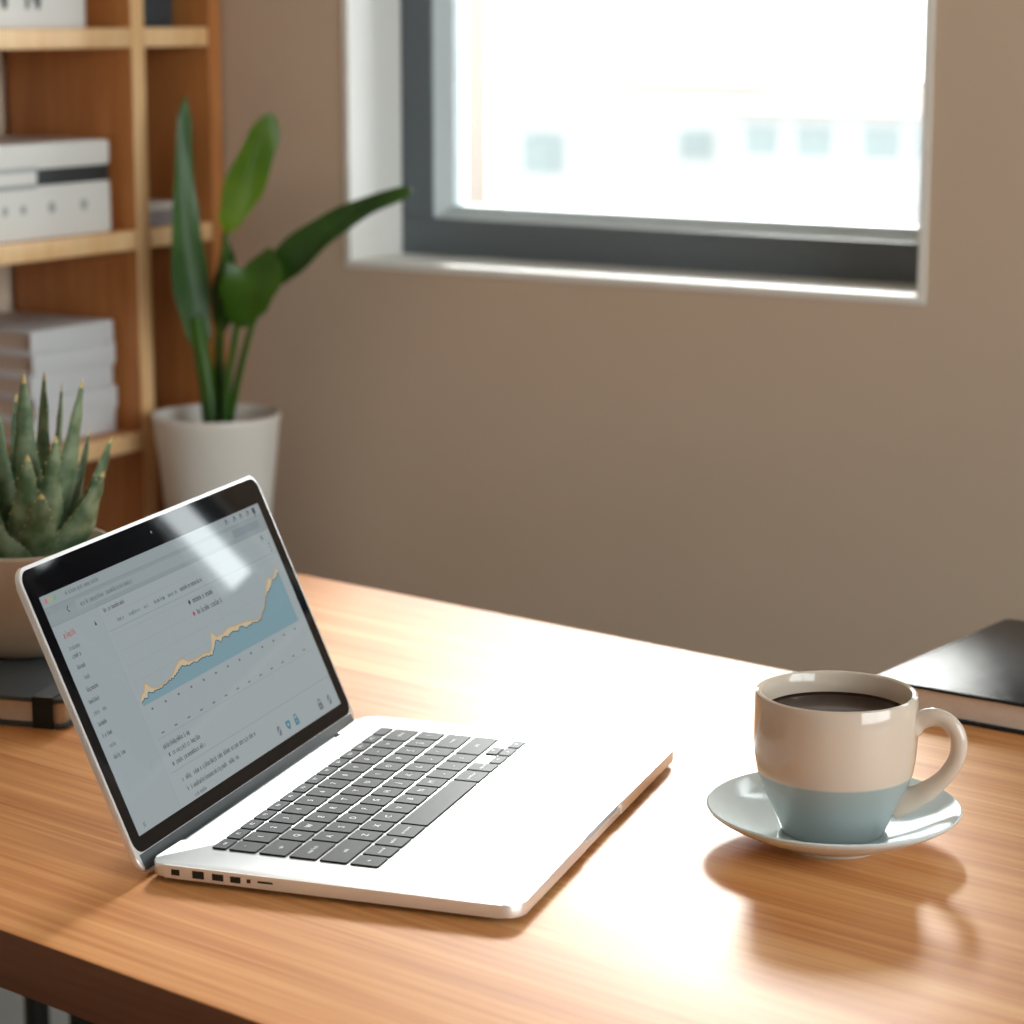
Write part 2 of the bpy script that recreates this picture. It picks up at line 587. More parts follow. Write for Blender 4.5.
# unseen window added in the right-hand wall for fill light
y0, y1, z0, z1 = W3
o = bpy.data.objects.new('window_3', None)
COL.objects.link(o)
o.location = (XR + 0.10, (y0 + y1) / 2, z0)
struct(o, 'wide unseen window added in the right wall for fill', 'window')
hw, hh = (y1 - y0) / 2, z1 - z0
bm = bmesh.new()
box(bm, 0, 0.06, -hw, hw, 0, 0.05); box(bm, 0, 0.06, -hw, hw, hh - 0.05, hh)
for yy in (-hw, -0.025, hw - 0.05):
    box(bm, 0, 0.06, yy, yy + 0.05, 0.05, hh - 0.05)
new_obj('window_frame', bm, M['frame'], o)
bm = bmesh.new(); box(bm, 0.03, 0.034, -hw + 0.04, hw - 0.04, 0.04, hh - 0.04)
new_obj('window_pane', bm, M['glass'], o)
portal('window_portal', (XR + WT + 0.01, (y0 + y1) / 2, (z0 + z1) / 2), (0, PI / 2, 0), z1 - z0, y1 - y0)

# ------------------------------------------------------------------ outside
bm = bmesh.new(); box(bm, -160, 60, 8, 240, -14.2, -14.0)
struct(new_obj('ground', bm, M['street']), 'pale street level far below the window', 'ground')


def far_window(name_par, x0, x1, z0, z1, yf):
    bm = bmesh.new()
    box(bm, x0, x1, yf - 0.04, yf + 0.05, z0, z1)
    return new_obj('window', bm, M['far_glass'], name_par)


GZ = -14.0
b1 = thing('apartment_building', 'white apartment house with a row of grey windows and peach roof', 'building', (-31.8, 74.0, GZ))


def bpart(name, par, m, x0, x1, y0, y1, z0, z1, bev=0.0):
    bm = bmesh.new()
    l = par.location
    box(bm, x0 - l.x, x1 - l.x, y0 - l.y, y1 - l.y, z0 - l.z, z1 - l.z, bev)
    return new_obj(name, bm, m, par)


bpart('wall', b1, M['facade'], -36.0, -27.0, 70.0, 78.0, GZ, -1.72)
bm = bmesh.new()
l = b1.location
for a, b_, z in ((70 - .5, 74.0, 0),):
    v = [bm.verts.new((x - l.x, y - l.y, zz - l.z)) for x, y, zz in (
        (-36.3, 69.6, -1.75), (-26.7, 69.6, -1.75), (-26.7, 78.4, -1.75), (-36.3, 78.4, -1.75), (-34.6, 74, -0.85), (-26.7, 74, -0.85))]
    for q in ((0, 1, 5, 4), (3, 4, 5, 2), (0, 4, 3), (1, 2, 5), (0, 3, 2, 1)):
        bm.faces.new([v[i] for i in q])
new_obj('roof', bm, M['roof'], b1)
for x0, x1 in ((-35.38, -34.23), (-33.64, -32.41), (-31.42, -30.19), (-29.75, -28.6)):
    far_window(b1, x0 - l.x, x1 - l.x, -3.12 - l.z, -2.18 - l.z, 70.0 - l.y)
bpart('ledge', b1, M['label_grey'], -35.6, -32.6, 69.75, 70.05, -4.28, -4.16)
bpart('ledge', b1, M['label_grey'], -31.4, -28.8, 69.75, 70.05, -4.28, -4.16)

b2 = thing('apartment_building', 'broad white apartment house in the middle of the window view', 'building', (-44.0, 84.0, GZ))
bpart('wall', b2, M['facade'], -49.6, -38.0, 79.0, 88.0, GZ, -1.45)
l = b2.location
far_window(b2, -49.05 - l.x, -47.3 - l.x, -4.60 - l.z, -3.08 - l.z, 79.0 - l.y)
far_window(b2, -42.5 - l.x, -41.2 - l.x, -3.86 - l.z, -2.86 - l.z, 79.0 - l.y)
bpart('roof', b2, M['facade_pink'], -49.7, -37.9, 78.9, 88.1, -1.45, -1.18)

b3 = thing('apartment_building', 'peach rendered house tower at the left of the window view', 'building', (-45.3, 70.0, GZ))
bpart('wall', b3, M['facade_pink'], -46.1, -44.75, 67.0, 70.0, GZ, 3.0)
bpart('roof', b3, M['roof'], -46.2, -44.65, 66.9, 70.1, 3.0, 3.2)

# ------------------------------------------------------------------ desk
DROT = -0.1354
desk = thing('desk', 'oak topped desk with black steel legs carrying the laptop', 'desk', (-0.849, 1.267, 0.0), DROT)
bm = bmesh.new()
box(bm, -0.83, 0.83, -0.355, 0.355, -0.034, 0.0, 0.0022, 2)
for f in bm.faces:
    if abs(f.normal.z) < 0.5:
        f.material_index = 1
new_obj('desktop', bm, [M['desk'], M['deskedge_shaded']], desk, True, (0, 0, 0.75))
for sx in (-0.791, 0.791):
    for sy in (-0.30, 0.305):
        boxo('leg', sx - 0.009, sx + 0.009, sy - 0.009, sy + 0.009, 0.0, 0.716, M['black_metal'], desk)
for sx in (-0.791, 0.791):
    boxo('side_rail', sx - 0.008, sx + 0.008, -0.291, 0.296, 0.17, 0.20, M['black_metal'], desk)
    boxo('top_rail', sx - 0.008, sx + 0.008, -0.291, 0.296, 0.68, 0.716, M['black_metal'], desk)
boxo('modesty_panel', -0.720, 0.72, 0.285, 0.297, 0.16, 0.714, M['black_metal'], desk)

# ------------------------------------------------------------------ bookshelf
XF = -1.8325
shelf = thing('bookshelf', 'light birch open bookshelf in the left corner', 'bookshelf', (-1.9745, 2.03, 0.0))
SX0, SX1 = -2.0195, XF


def shp(name, y0, y1, z0, z1, m, x1=SX1):
    o = boxo(name, SX0 + 1.9745, x1 + 1.9745, y0 - 2.03, y1 - 2.03, z0, z1, [m, M['edge']], shelf, 0.0015)
    for p in o.data.polygons:            # front edges paler, as if lit from the right
        if p.normal.x > 0.3 and not (name == 'side_panel' and y0 > 2):
            p.material_index = 1
    return o


shp('side_panel', 2.272, 2.294, 0.0, 2.0, M['shelf'])
shp('side_panel', 1.758, 1.780, 0.0, 2.0, M['shelf'])
shp('divider', 2.1385, 2.1605, 0.08, 1.978, M['shelf'], SX1 - 0.0005)
shp('top_panel', 1.758, 2.294, 2.0, 2.022, M['shelfh'])
SHELF_Z = []
for z1_ in (0.08, 0.412, 0.7605, 0.987, 1.208, 1.60):
    SHELF_Z.append(z1_)
    shp('shelf', 1.7805, 2.138, z1_ - 0.0215, z1_, M['shelfh'], SX1 - 0.001)
    shp('shelf', 2.161, 2.2715, z1_ - 0.0215, z1_, M['shelfh'], SX1 - 0.001)

# storage box with black band, middle shelf
zb = 0.987
t = thing('storage_box', 'white storage box with a black band and label on the middle shelf', 'box', (-1.9525, 1.985, zb + 0.0003))
bm = bmesh.new(); prism(bm, rrect(-0.062, 0.105, -0.150, 0.134, 0.012), 0.0, 0.056, 0.0025)
body_bm = bm
bm = bmesh.new(); prism(bm, rrect(-0.0615, 0.1045, -0.1495, 0.1335, 0.012), 0.0562, 0.0735, 0.0008)
new_obj('band', bm, M['box_black'], t, True)
bm = bmesh.new(); prism(bm, rrect(-0.063, 0.106, -0.151, 0.133, 0.012), 0.0737, 0.1005, 0.004, 3)
new_obj('lid', bm, M['box_white'], t, True)
bm = bmesh.new(); box(bm, 0.1046, 0.1068, -0.128, 0.010, 0.0535, 0.0765, 0.0008)
lh = new_obj('label_holder', bm, M['label_grey'], t, True)
bm = bmesh.new(); box(bm, 0.1069, 0.1074, -0.122, 0.007, 0.0585, 0.071)
new_obj('label_card', bm, M['box_white'], lh)
bm = body_bm                       # the printed dots belong to the face of the box
for yy, rr in ((-0.115, .004), (-0.076, .004), (-0.040, 0.0045), (-0.012, 0.0045), (0.032, 0.0055), (0.083, 0.0055)):
    ring = [(yy + rr * math.cos(2 * PI * i / 16), rr * 1.15 * math.sin(2 * PI * i / 16) + 0.032) for i in range(16)]
    a = [bm.verts.new((0.1047, y, z)) for y, z in ring]
    b = [bm.verts.new((0.1056, y, z)) for y, z in ring]
    bm.faces.new(b).material_index = 1
    for i in range(16):
        bm.faces.new((a[i], a[(i + 1) % 16], b[(i + 1) % 16], b[i])).material_index = 1
new_obj('body', bm, [M['box_white'], M['mark_grey']], t, True)

# box on the top visible shelf
t = thing('storage_box', 'white storage box with dark printing on the upper shelf', 'box', (-1.9525, 1.955, 1.2083))
bm = bmesh.new(); prism(bm, rrect(-0.06, 0.105, -0.15, 0.138, 0.02), 0.0, 0.13, 0.003)
body_bm = bm
bm = bmesh.new(); prism(bm, rrect(-0.062, 0.107, -0.152, 0.140, 0.02), 0.1302, 0.155, 0.004, 3)
new_obj('lid', bm, M['box_white'], t, True)
bm = body_bm
for yy in (0.0 - 0.005, 0.045, -0.055, -0.1):
    for k, (p, q) in enumerate((((-0.010, 0.020), (-0.007, 0.05)), ((-0.007, 0.05), (0.007, 0.02)), ((0.007, 0.02), (0.010, 0.05)))):
        a = Vector((0.1055, yy + p[0], p[1])); b = Vector((0.1055, yy + q[0], q[1]))
        d = (b - a); s = Vector((0, -d.z, d.y)).normalized() * 0.0022
        vs = [bm.verts.new(v) for v in (a - s, b - s, b + s, a + s)]
        vs2 = [bm.verts.new(v.co + Vector((0.0006, 0, 0))) for v in vs]
        bm.faces.new(vs2).material_index = 1
        for i in range(4):
            bm.faces.new((vs[i], vs[(i + 1) % 4], vs2[(i + 1) % 4], vs2[i])).material_index = 1
new_obj('body', bm, [M['box_white'], M['mark_black']], t, True)

# stack of white books, lower shelf
labels = ['white hardback at the bottom of the stack on the lower shelf',
          'white hardback second from the bottom of the shelf stack',
          'white hardback in the middle of the shelf stack',
          'white hardback second from the top of the shelf stack',
          'white hardback lying on top of the shelf stack']
z = 0.7607
for k, (th, dx, dy) in enumerate(((0.026, 0.000, 0.0), (0.025, 0.002, 0.002), (0.0245, -0.001, -0.001), (0.0245, 0.003, 0.0), (0.0245, 0.0, 0.001))):
    o = thing('hardback_book', labels[k], 'book', (-1.9525 + dx, 2.060 + dy, z), 0, 'white books stacked on the lower shelf')
    bm = bmesh.new()
    box(bm, -0.062, 0.09, -0.068, 0.066, 0, 0.0035, 0.0008)
    box(bm, -0.062, 0.09, -0.068, 0.066, th - 0.0035, th, 0.0008)
    box(bm, 0.0865, 0.09, -0.068, 0.066, 0.002, th - 0.002, 0.0008)
    new_obj('cover', bm, M['paper'], o, True)
    bm = bmesh.new(); box(bm, -0.059, 0.0862, -0.064, 0.062, 0.0036, th - 0.0036)
    new_obj('page_block', bm, M['pages'], o)
    z += th + 0.0003

# narrow compartment
t = thing('ring_binder', 'charcoal binder standing in the narrow top compartment', 'binder', (-1.9525, 2.204, 1.2085))
bm = bmesh.new(); box(bm, -0.06, 0.104, -0.024, -0.0215, 0, 0.27, 0.0008); box(bm, -0.06, 0.104, 0.0215, 0.024, 0, 0.27, 0.0008)
box(bm, 0.1015, 0.104, -0.022, 0.022, 0, 0.27, 0.0008)
new_obj('cover', bm, M['binder'], t, True)
bm = bmesh.new(); box(bm, -0.056, 0.10, -0.020, 0.020, 0.004, 0.262)
new_obj('page_block', bm, M['pages'], t)
t = thing('card_box', 'small lilac grey card box in the narrow middle compartment', 'box', (-1.9075, 2.2, 0.9872))
bm = bmesh.new(); prism(bm, rrect(-0.05, 0.06, -0.035, 0.03, 0.003), 0, 0.018, 0.001)
new_obj('body', bm, M['lilac'], t, True)
bm = bmesh.new(); prism(bm, rrect(-0.0512, 0.0612, -0.0362, 0.0312, 0.003), 0.0181, 0.026, 0.001)
new_obj('lid', bm, M['box_white'], t, True)
t = thing('fabric_box', 'light grey fabric box at the foot of the bookshelf', 'box', (-1.9675, 1.96, 0.0803))
bm = bmesh.new(); prism(bm, rrect(-0.045, 0.13, -0.165, 0.165, 0.012), 0, 0.25, 0.004)
new_obj('body', bm, M['box_grey'], t, True)
bm = bmesh.new(); box(bm, 0.1302, 0.133, -0.03, 0.03, 0.18, 0.20, 0.001)
new_obj('pull_tab', bm, M['box_grey'], t, True)

# ------------------------------------------------------------------ tall plant in the corner
RV = Vector((math.cos(PSI), math.sin(PSI), 0))
NV = Vector((-math.sin(PSI), math.cos(PSI), 0))      # away from the viewer
PX, PY, PZ = -1.744, 2.16, 0.6135

st = thing('plant_stand', 'low wooden stand under the tall white plant pot', 'stand', (PX, PY, 0))
bm = bmesh.new(); lathe(bm, [(0, 0.0), (0.058, 0.0), (0.060, 0.002), (0.060, 0.018), (0.058, 0.02), (0, 0.02)], 48)
new_obj('top', bm, M['shelfh'], st, True, (0, 0, PZ - 0.0205))
for k in range(3):
    a = 0.5 + k * 2 * PI / 3
    bm = bmesh.new()
    tube(bm, [Vector((0.040 * math.cos(a), 0.040 * math.sin(a), PZ - 0.021)), Vector((0.070 * math.cos(a), 0.070 * math.sin(a), 0.0))], [0.009, 0.007], 12, ref=Vector((0, 1, 0.01)))
    new_obj('leg', bm, M['shelf'], st, True)

plant = thing('potted_plant', 'tall leafy green plant in a white pot before the wall', 'plant', (PX, PY, PZ))
RIM = 0.172
bm = bmesh.new()
lathe(bm, [(0, 0), (0.050, 0), (0.053, 0.003), (0.0700, RIM - 0.010), (0.0722, RIM - 0.003), (0.0712, RIM), (0.0685, RIM), (0.0672, RIM - 0.004),
           (0.064, RIM - 0.03), (0.0, RIM - 0.032)], 80)
new_obj('pot', bm, M['pot'], plant, True)
bm = bmesh.new()
lathe(bm, [(0.0, RIM - 0.016), (0.03, RIM - 0.017), (0.0655, RIM - 0.021), (0.064, RIM - 0.028), (0, RIM - 0.029)], 48)
new_obj('soil', bm, M['soil'], plant, True)

Z0 = 0.75 - PZ       # photo heights were taken above the desk top


def broad_leaf(par, mid, widths, fold, facing, m, twist=0.0, nseg=28, thick=0.0012, petiole=None):
    """blade along the curve mid; facing = direction the upper face looks; fold = V angle"""
    pts = catmull(mid, nseg)
    bm = bmesh.new()
    cols = 7
    top, bot = [], []
    for k, p in enumerate(pts):
        u = k / nseg
        t = (pts[min(k + 1, nseg)] - pts[max(k - 1, 0)]).normalized()
        f = facing - t * facing.dot(t)
        f.normalize()
        s = t.cross(f)
        if twist:
            R = Matrix.Rotation(twist * u, 3, t)
            f = R @ f; s = R @ s
        w = interp(widths, u) / 2
        ra, rb = [], []
        for c in range(cols):
            q = c / (cols - 1) * 2 - 1
            off = s * (w * q * math.cos(fold)) + f * (w * abs(q) ** 1.4 * math.sin(fold) + 0.0012 * math.sin(9 * u + 3 * q))
            ra.append(bm.verts.new(p + off + f * thick * (1 - q * q * 0.8)))
            rb.append(bm.verts.new(p + off - f * thick * (1 - q * q * 0.8)))
        top.append(ra); bot.append(rb)
    for k in range(nseg):
        for c in range(cols - 1):
            bm.faces.new((top[k][c], top[k][c + 1], top[k + 1][c + 1], top[k + 1][c]))
            bm.faces.new((bot[k][c + 1], bot[k][c], bot[k + 1][c], bot[k + 1][c + 1]))
        bm.faces.new((top[k][0], top[k + 1][0], bot[k + 1][0], bot[k][0]))
        bm.faces.new((top[k + 1][-1], top[k][-1], bot[k][-1], bot[k + 1][-1]))
    bm.faces.new(top[0] + bot[0][::-1])
    bm.faces.new((top[-1] + bot[-1][::-1])[::-1])
    lf = new_obj('leaf', bm, m, par, True)
    if petiole:
        bm = bmesh.new()
        pp = catmull(petiole[0], 16)
        r0, r1 = petiole[1], petiole[2]
        tube(bm, pp, [r0 + (r1 - r0) * i / 16 for i in range(17)], 12, ref=NV)
        new_obj('petiole', bm, petiole[3], lf, True)
    return lf


def Pp(a, b, d=0.0):
    return RV * a + NV * d + Vector((0, 0, b + Z0))


VW = -NV     # towards the viewer
soilz = 0.015
# tall upright leaf on the left
broad_leaf(plant, [Pp(-0.014, 0.105, 0), Pp(-0.022, 0.15, -0.004), Pp(-0.029, 0.22, -0.008), Pp(-0.030, 0.30, -0.004), Pp(-0.0275, 0.385, 0.006)],
           [(0, 0.014), (0.12, 0.030), (0.38, 0.046), (0.60, 0.034), (0.76, 0.023), (0.93, 0.018), (1, 0.003)], 0.25, (VW + RV * 0.45).normalized(), M['leaf_dark'], 0.2,
           petiole=([Pp(-0.0045, soilz - 0.004), Pp(-0.009, 0.06), Pp(-0.016, 0.11, -0.001), Pp(-0.021, 0.145, -0.004)], 0.0105, 0.0085, M['leaf']))
# upper right leaf, lit through
broad_leaf(plant, [Pp(0.014, 0.232, 0), Pp(0.024, 0.262, 0.0), Pp(0.042, 0.305, 0.002), Pp(0.062, 0.352, 0.004), Pp(0.067, 0.367, 0.005)],
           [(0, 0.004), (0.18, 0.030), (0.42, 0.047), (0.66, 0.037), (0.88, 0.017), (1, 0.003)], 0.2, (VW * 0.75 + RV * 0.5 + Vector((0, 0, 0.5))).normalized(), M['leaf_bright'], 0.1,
           petiole=([Pp(-0.001, soilz - 0.004, 0.006), Pp(0.002, 0.09, 0.006), Pp(0.008, 0.165, 0.003), Pp(0.0145, 0.236, 0)], 0.005, 0.0032, M['leaf']))
# long leaf arching to the right
broad_leaf(plant, [Pp(0.060, 0.183, -0.01), Pp(0.085, 0.206, -0.015), Pp(0.125, 0.238, -0.025), Pp(0.175, 0.268, -0.035), Pp(0.222, 0.286, -0.045)],
           [(0, 0.008), (0.13, 0.036), (0.32, 0.044), (0.55, 0.034), (0.8, 0.022), (0.95, 0.018), (1, 0.006)], 0.25, (Vector((0, 0, 0.5)) + VW * 1.0).normalized(), M['leaf_dark'], -0.15,
           petiole=([Pp(0.012, soilz - 0.004, -0.01), Pp(0.026, 0.075, -0.012), Pp(0.041, 0.130, -0.012), Pp(0.062, 0.186, -0.010)], 0.005, 0.003, M['leaf']))
# young curled leaf in the middle
broad_leaf(plant, [Pp(0.026, 0.132, -0.016), Pp(0.034, 0.155, -0.022), Pp(0.044, 0.180, -0.026), Pp(0.052, 0.197, -0.022), Pp(0.044, 0.207, -0.014)],
           [(0, 0.006), (0.15, 0.036), (0.4, 0.062), (0.65, 0.066), (0.85, 0.054), (1, 0.016)], 0.30, (VW + RV * -0.1 + Vector((0, 0, 0.25))).normalized(), M['leaf'], 0.0,
           petiole=([Pp(0.010, soilz - 0.004, -0.014), Pp(0.014, 0.07, -0.015), Pp(0.022, 0.11, -0.016), Pp(0.027, 0.136, -0.017)], 0.005, 0.0035, M['leaf']))
# dark narrow leaf behind it
broad_leaf(plant, [Pp(0.006, 0.118, 0.006), Pp(0.009, 0.15, 0.010), Pp(0.013, 0.185, 0.013), Pp(0.016, 0.224, 0.016)],
           [(0, 0.005), (0.25, 0.024), (0.55, 0.030), (0.85, 0.020), (1, 0.003)], 0.3, (VW - RV * 0.3).normalized(), M['leaf_dark'], 0.0,
           petiole=([Pp(0.004, soilz - 0.004, 0.004), Pp(0.006, 0.075, 0.004), Pp(0.007, 0.122, 0.006)], 0.004, 0.003, M['leaf_dark']))

# ------------------------------------------------------------------ notebook under the aloe
NBR = math.radians(16)
nb = thing('notebook', 'slate grey notebook with elastic strap under the aloe pot', 'notebook', (-1.1165, 1.2135, 0.7501), NBR)
bm = bmesh.new()
NW, ND, NT = 0.15, 0.21, 0.0210
rc = 0.006
prism(bm, rrect(-NW, 0, 0, ND, rc), 0, 0.0032, 0.0009)
prism(bm, rrect(-NW, 0, 0, ND, rc), NT - 0.0032, NT, 0.0009)
box(bm, -NW, -NW + 0.003, rc, ND - rc, 0.001, NT - 0.001, 0.0008)
new_obj('cover', bm, M['cover_grey'], nb, True)
bm = bmesh.new(); prism(bm, rrect(-NW + 0.0031, -0.0025, 0.0025, ND - 0.0025, 0.005), 0.0033, NT - 0.0033)
new_obj('page_block', bm, M['pages'], nb, True)
bm = bmesh.new()
a0, a1, e = -0.0235, -0.0085, 0.0009
pth = [(-e, -e * 0.4), (ND + e, -e * 0.4), (ND + e, NT + e), (-e, NT + e)]
inn = [(0, 0.0002), (ND, 0.0002), (ND, NT + 0.0001), (0, NT + 0.0001)]
for i in range(4):
    j = (i + 1) % 4
    A, B, C_, D_ = pth[i], pth[j], inn[j], inn[i]
    vs = [[bm.verts.new((x, p[0], p[1])) for p in (A, B, C_, D_)] for x in (a0, a1)]
    bm.faces.new(vs[0]); bm.faces.new(vs[1][::-1])
    for q in range(4):
        r = (q + 1) % 4
        bm.faces.new((vs[0][q], vs[0][r], vs[1][r], vs[1][q]))
new_obj('elastic_strap', bm, M['elastic'], nb)

# ------------------------------------------------------------------ aloe
AX, AY = -1.245, 1.315
AZ = 0.7501 + NT + 0.0001
aloe = thing('potted_aloe', 'spiky aloe in a cream pot standing on the grey notebook', 'plant', (AX, AY, AZ))
PH = 0.077
bm = bmesh.new()
lathe(bm, [(0, 0), (0.046, 0), (0.050, 0.002), (0.0545, 0.010), (0.0585, 0.03), (0.0625, PH - 0.006), (0.0640, PH - 0.002), (0.0632, PH), (0.0612, PH), (0.0600, PH - 0.003),
           (0.057, PH - 0.025), (0, PH - 0.026)], 80)
new_obj('pot', bm, M['pot_beige'], aloe, True)
bm = bmesh.new()
lathe(bm, [(0, PH - 0.010), (0.03, PH - 0.012), (0.0585, PH - 0.016), (0.057, PH - 0.022), (0, PH - 0.023)], 48)
new_obj('soil', bm, M['soil'], aloe, True)


def aloe_leaf(tip, base, width, bow, seed):
    rnd = random.Random(seed)
    up = Vector((0, 0, 1))
    mid = base.lerp(tip, 0.45) + bow
    pts = catmull([base, mid, tip], 22)
    bm = bmesh.new()
    axis_out = (tip - base); axis_out.z = 0
    if axis_out.length < 0.004:
        axis_out = VW.copy()
    axis_out.normalize()
    rings = []
    N = 12
    for k, p in enumerate(pts):
        u = k / 22
        t = (pts[min(k + 1, 22)] - pts[max(k - 1, 0)]).normalized()
        f = NV * 0.55 - axis_out                     # upper face looks to the centre, a little to the window
        f = f - t * f.dot(t)
        f.normalize()
        s = t.cross(f).normalized()
        w = width * 1.2 * interp([(0, 0.42), (0.18, 0.5), (0.45, 0.44), (0.8, 0.22), (0.95, 0.09), (1, 0.012)], u)
        th = w * 0.66
        ring = []
        for i in range(N):
            a = 2 * PI * i / N
            c, si = math.cos(a), math.sin(a)
            ff = si * th if si < 0 else si * th * 0.10 - (1 - abs(c)) * th * 0.18
            ring.append(bm.verts.new(p + s * (c * w) + f * ff))
        rings.append(ring)
        if k % 2 == 0 and 2 < k < 22:                # teeth on both margins
            for sg in (1, -1):
                e = p + s * (sg * w)
                h = 0.0011 + rnd.random() * 0.0005
                vs = [bm.verts.new(e - t * 0.0011 - s * sg * 0.0006), bm.verts.new(e + t * 0.0011 - s * sg * 0.0006),
                      bm.verts.new(e - f * 0.0009 - s * sg * 0.0006), bm.verts.new(e + f * 0.0006 - s * sg * 0.0004), bm.verts.new(e + s * sg * h + t * 0.001)]
                for q in ((0, 3, 4), (3, 1, 4), (1, 2, 4), (2, 0, 4)):
                    fc = bm.faces.new([vs[i] for i in q]); fc.material_index = 1
    for k in range(len(rings) - 1):
        for i in range(N):
            j = (i + 1) % N
            fc = bm.faces.new((rings[k][i], rings[k][j], rings[k + 1][j], rings[k + 1][i]))
            if k >= 21:
                fc.material_index = 1
    bm.faces.new(rings[0][::-1])
    fc = bm.faces.new(rings[-1]); fc.material_index = 1
    new_obj('leaf', bm, [M['aloe'], M['aloe_tip']], aloe, True)


dzA = 0.75 - AZ
# (tip right, tip height above desk, tip depth), (base right, base depth), width
ALOE = [((0.0069, 0.2216, -0.006), (0.004, -0.004), 0.023), ((0.0150, 0.2180, 0.030), (0.006, 0.010), 0.022), ((0.0265, 0.2085, 0.036), (0.010, 0.012), 0.017),
        ((0.0475, 0.2165, 0.004), (0.010, 0.002), 0.024), ((0.0320, 0.1795, -0.024), (0.012, -0.012), 0.023), ((0.0140, 0.1685, -0.040), (0.006, -0.018), 0.025),
        ((0.0470, 0.1758, 0.028), (0.016, 0.008), 0.022), ((0.0650, 0.1722, 0.016), (0.020, 0.004), 0.024), ((0.0620, 0.1505, -0.006), (0.020, -0.008), 0.029),
        ((0.0530, 0.1290, 0.020), (0.022, 0.010), 0.015), ((0.0460, 0.1120, 0.014), (0.022, 0.006), 0.013), ((0.0240, 0.1414, -0.046), (0.012, -0.020), 0.027),
        ((-0.0140, 0.1275, -0.052), (-0.001, -0.024), 0.036), ((-0.0125, 0.2090, -0.014), (-0.004, -0.006), 0.020), ((-0.0310, 0.2120, 0.006), (-0.009, 0.002), 0.021),
        ((-0.0460, 0.1900, -0.004), (-0.013, -0.004), 0.021), ((-0.0300, 0.1860, -0.034), (-0.010, -0.014), 0.024), ((-0.0550, 0.1650, -0.018), (-0.017, -0.010), 0.022),
        ((-0.0600, 0.1500, 0.018), (-0.018, 0.008), 0.020), ((-0.0420, 0.1350, -0.044), (-0.014, -0.019), 0.026), ((-0.0080, 0.2000, 0.040), (-0.003, 0.014), 0.020),
        ((-0.0350, 0.1850, 0.034), (-0.011, 0.012), 0.019)]
for k, (tp, bs, wd) in enumerate(ALOE):
    tip = RV * tp[0] + NV * tp[2] + Vector((0, 0, tp[1] + dzA))
    base = RV * bs[0] + NV * bs[1] + Vector((0, 0, PH - 0.014))
    out = (tip - base); out.z = 0
    aloe_leaf(tip, base, wd, out * 0.10 + Vector((0, 0, -0.002)), k)

# ------------------------------------------------------------------ black book, right
bk = thing('hardback_book', 'closed black hardback lying at the right end of the desk', 'book', (-0.680, 1.5545, 0.7501), math.radians(-4.5))
BW, BD, BT = 0.145, 0.214, 0.0215
bm = bmesh.new()
prism(bm, rrect(0, BW, 0, BD, 0.004), 0, 0.0024, 0.0007)
prism(bm, rrect(0, BW, 0, BD, 0.004), BT - 0.0024, BT, 0.0007)
box(bm, BW - 0.003, BW, 0.003, BD - 0.003, 0.001, BT - 0.001, 0.0008)
new_obj('cover', bm, M['cover'], bk, True)
bm = bmesh.new(); prism(bm, rrect(0.003, BW - 0.0032, 0.003, BD - 0.003, 0.003), 0.0025, BT - 0.0025)
new_obj('page_block', bm, M['pages'], bk, True)

# ------------------------------------------------------------------ saucer and mug
SCX, SCY = -0.5802, 1.2775
sau = thing('saucer', 'pale blue glazed saucer under the coffee mug', 'saucer', (SCX, SCY, 0.7501))
bm = bmesh.new()
lathe(bm, [(0, 0.0025), (0.026, 0.0025), (0.0275, 0.0), (0.031, 0.0), (0.033, 0.0028), (0.048, 0.0075), (0.062, 0.0140), (0.0705, 0.0190), (0.0732, 0.0212), (0.0738, 0.0225), (0.0728, 0.0232),
           (0.0700, 0.0222), (0.0600, 0.0172), (0.046, 0.0115), (0.036, 0.0085), (0.031, 0.0076), (0.029, 0.0072), (0, 0.0070)], 110)
new_obj('dish', bm, M['saucer'], sau, True)

MZ = 0.7501 + 0.0073
mug = thing('coffee_mug', 'white and pale blue coffee mug filled with black coffee', 'mug', (SCX, SCY, MZ))
HM = 0.084
prof = [(0, 0.0015), (0.026, 0.0015), (0.0272, 0.0), (0.0292, 0.0), (0.0302, 0.0012), (0.0315, 0.0048), (0.0345, 0.0115), (0.0385, 0.0200), (0.0425, 0.0290), (0.0452, 0.0375), (0.0466, 0.0470), (0.0472, 0.0580),
        (0.0471, 0.0700), (0.0468, HM - 0.002), (0.0463, HM - 0.0006), (0.0450, HM), (0.0434, HM - 0.0006), (0.0426, HM - 0.0022), (0.0422, 0.0720), (0.0422, 0.0560), (0.0418, 0.0400), (0.037, 0.022), (0.029, 0.008), (0, 0.006)]
bm = bmesh.new(); lathe(bm, prof, 110)
new_obj('body', bm, M['mug'], mug, True)
bm = bmesh.new(); lathe(bm, [(0, 0.0705), (0.0395, 0.0705), (0.0410, 0.0708), (0.04205, 0.0718), (0.0420, 0.0695), (0, 0.066)], 80)
new_obj('coffee', bm, M['coffee'], mug, True)
HA = PSI - math.radians(20)
HD = Vector((math.cos(HA), math.sin(HA), 0))
hp = [(0.0440, 0.0680), (0.0490, 0.0712), (0.0565, 0.0738), (0.0642, 0.0722), (0.0698, 0.0660), (0.0715, 0.0580), (0.0698, 0.0490), (0.0642, 0.0395), (0.0562, 0.0315), (0.0480, 0.0255), (0.0345, 0.0195)]
pts = catmull([HD * r + Vector((0, 0, z)) for r, z in hp], 48)
rad = [interp([(0, 0.0070), (0.12, 0.0048), (0.3, 0.0042), (0.7, 0.0042), (0.88, 0.0056), (1, 0.0080)], i / 48) for i in range(49)]
bm = bmesh.new()
tube(bm, pts, rad, 20, flat=1.15, ref=HD.cross(Vector((0, 0, 1))))
new_obj('handle', bm, M['cream'], mug, True)

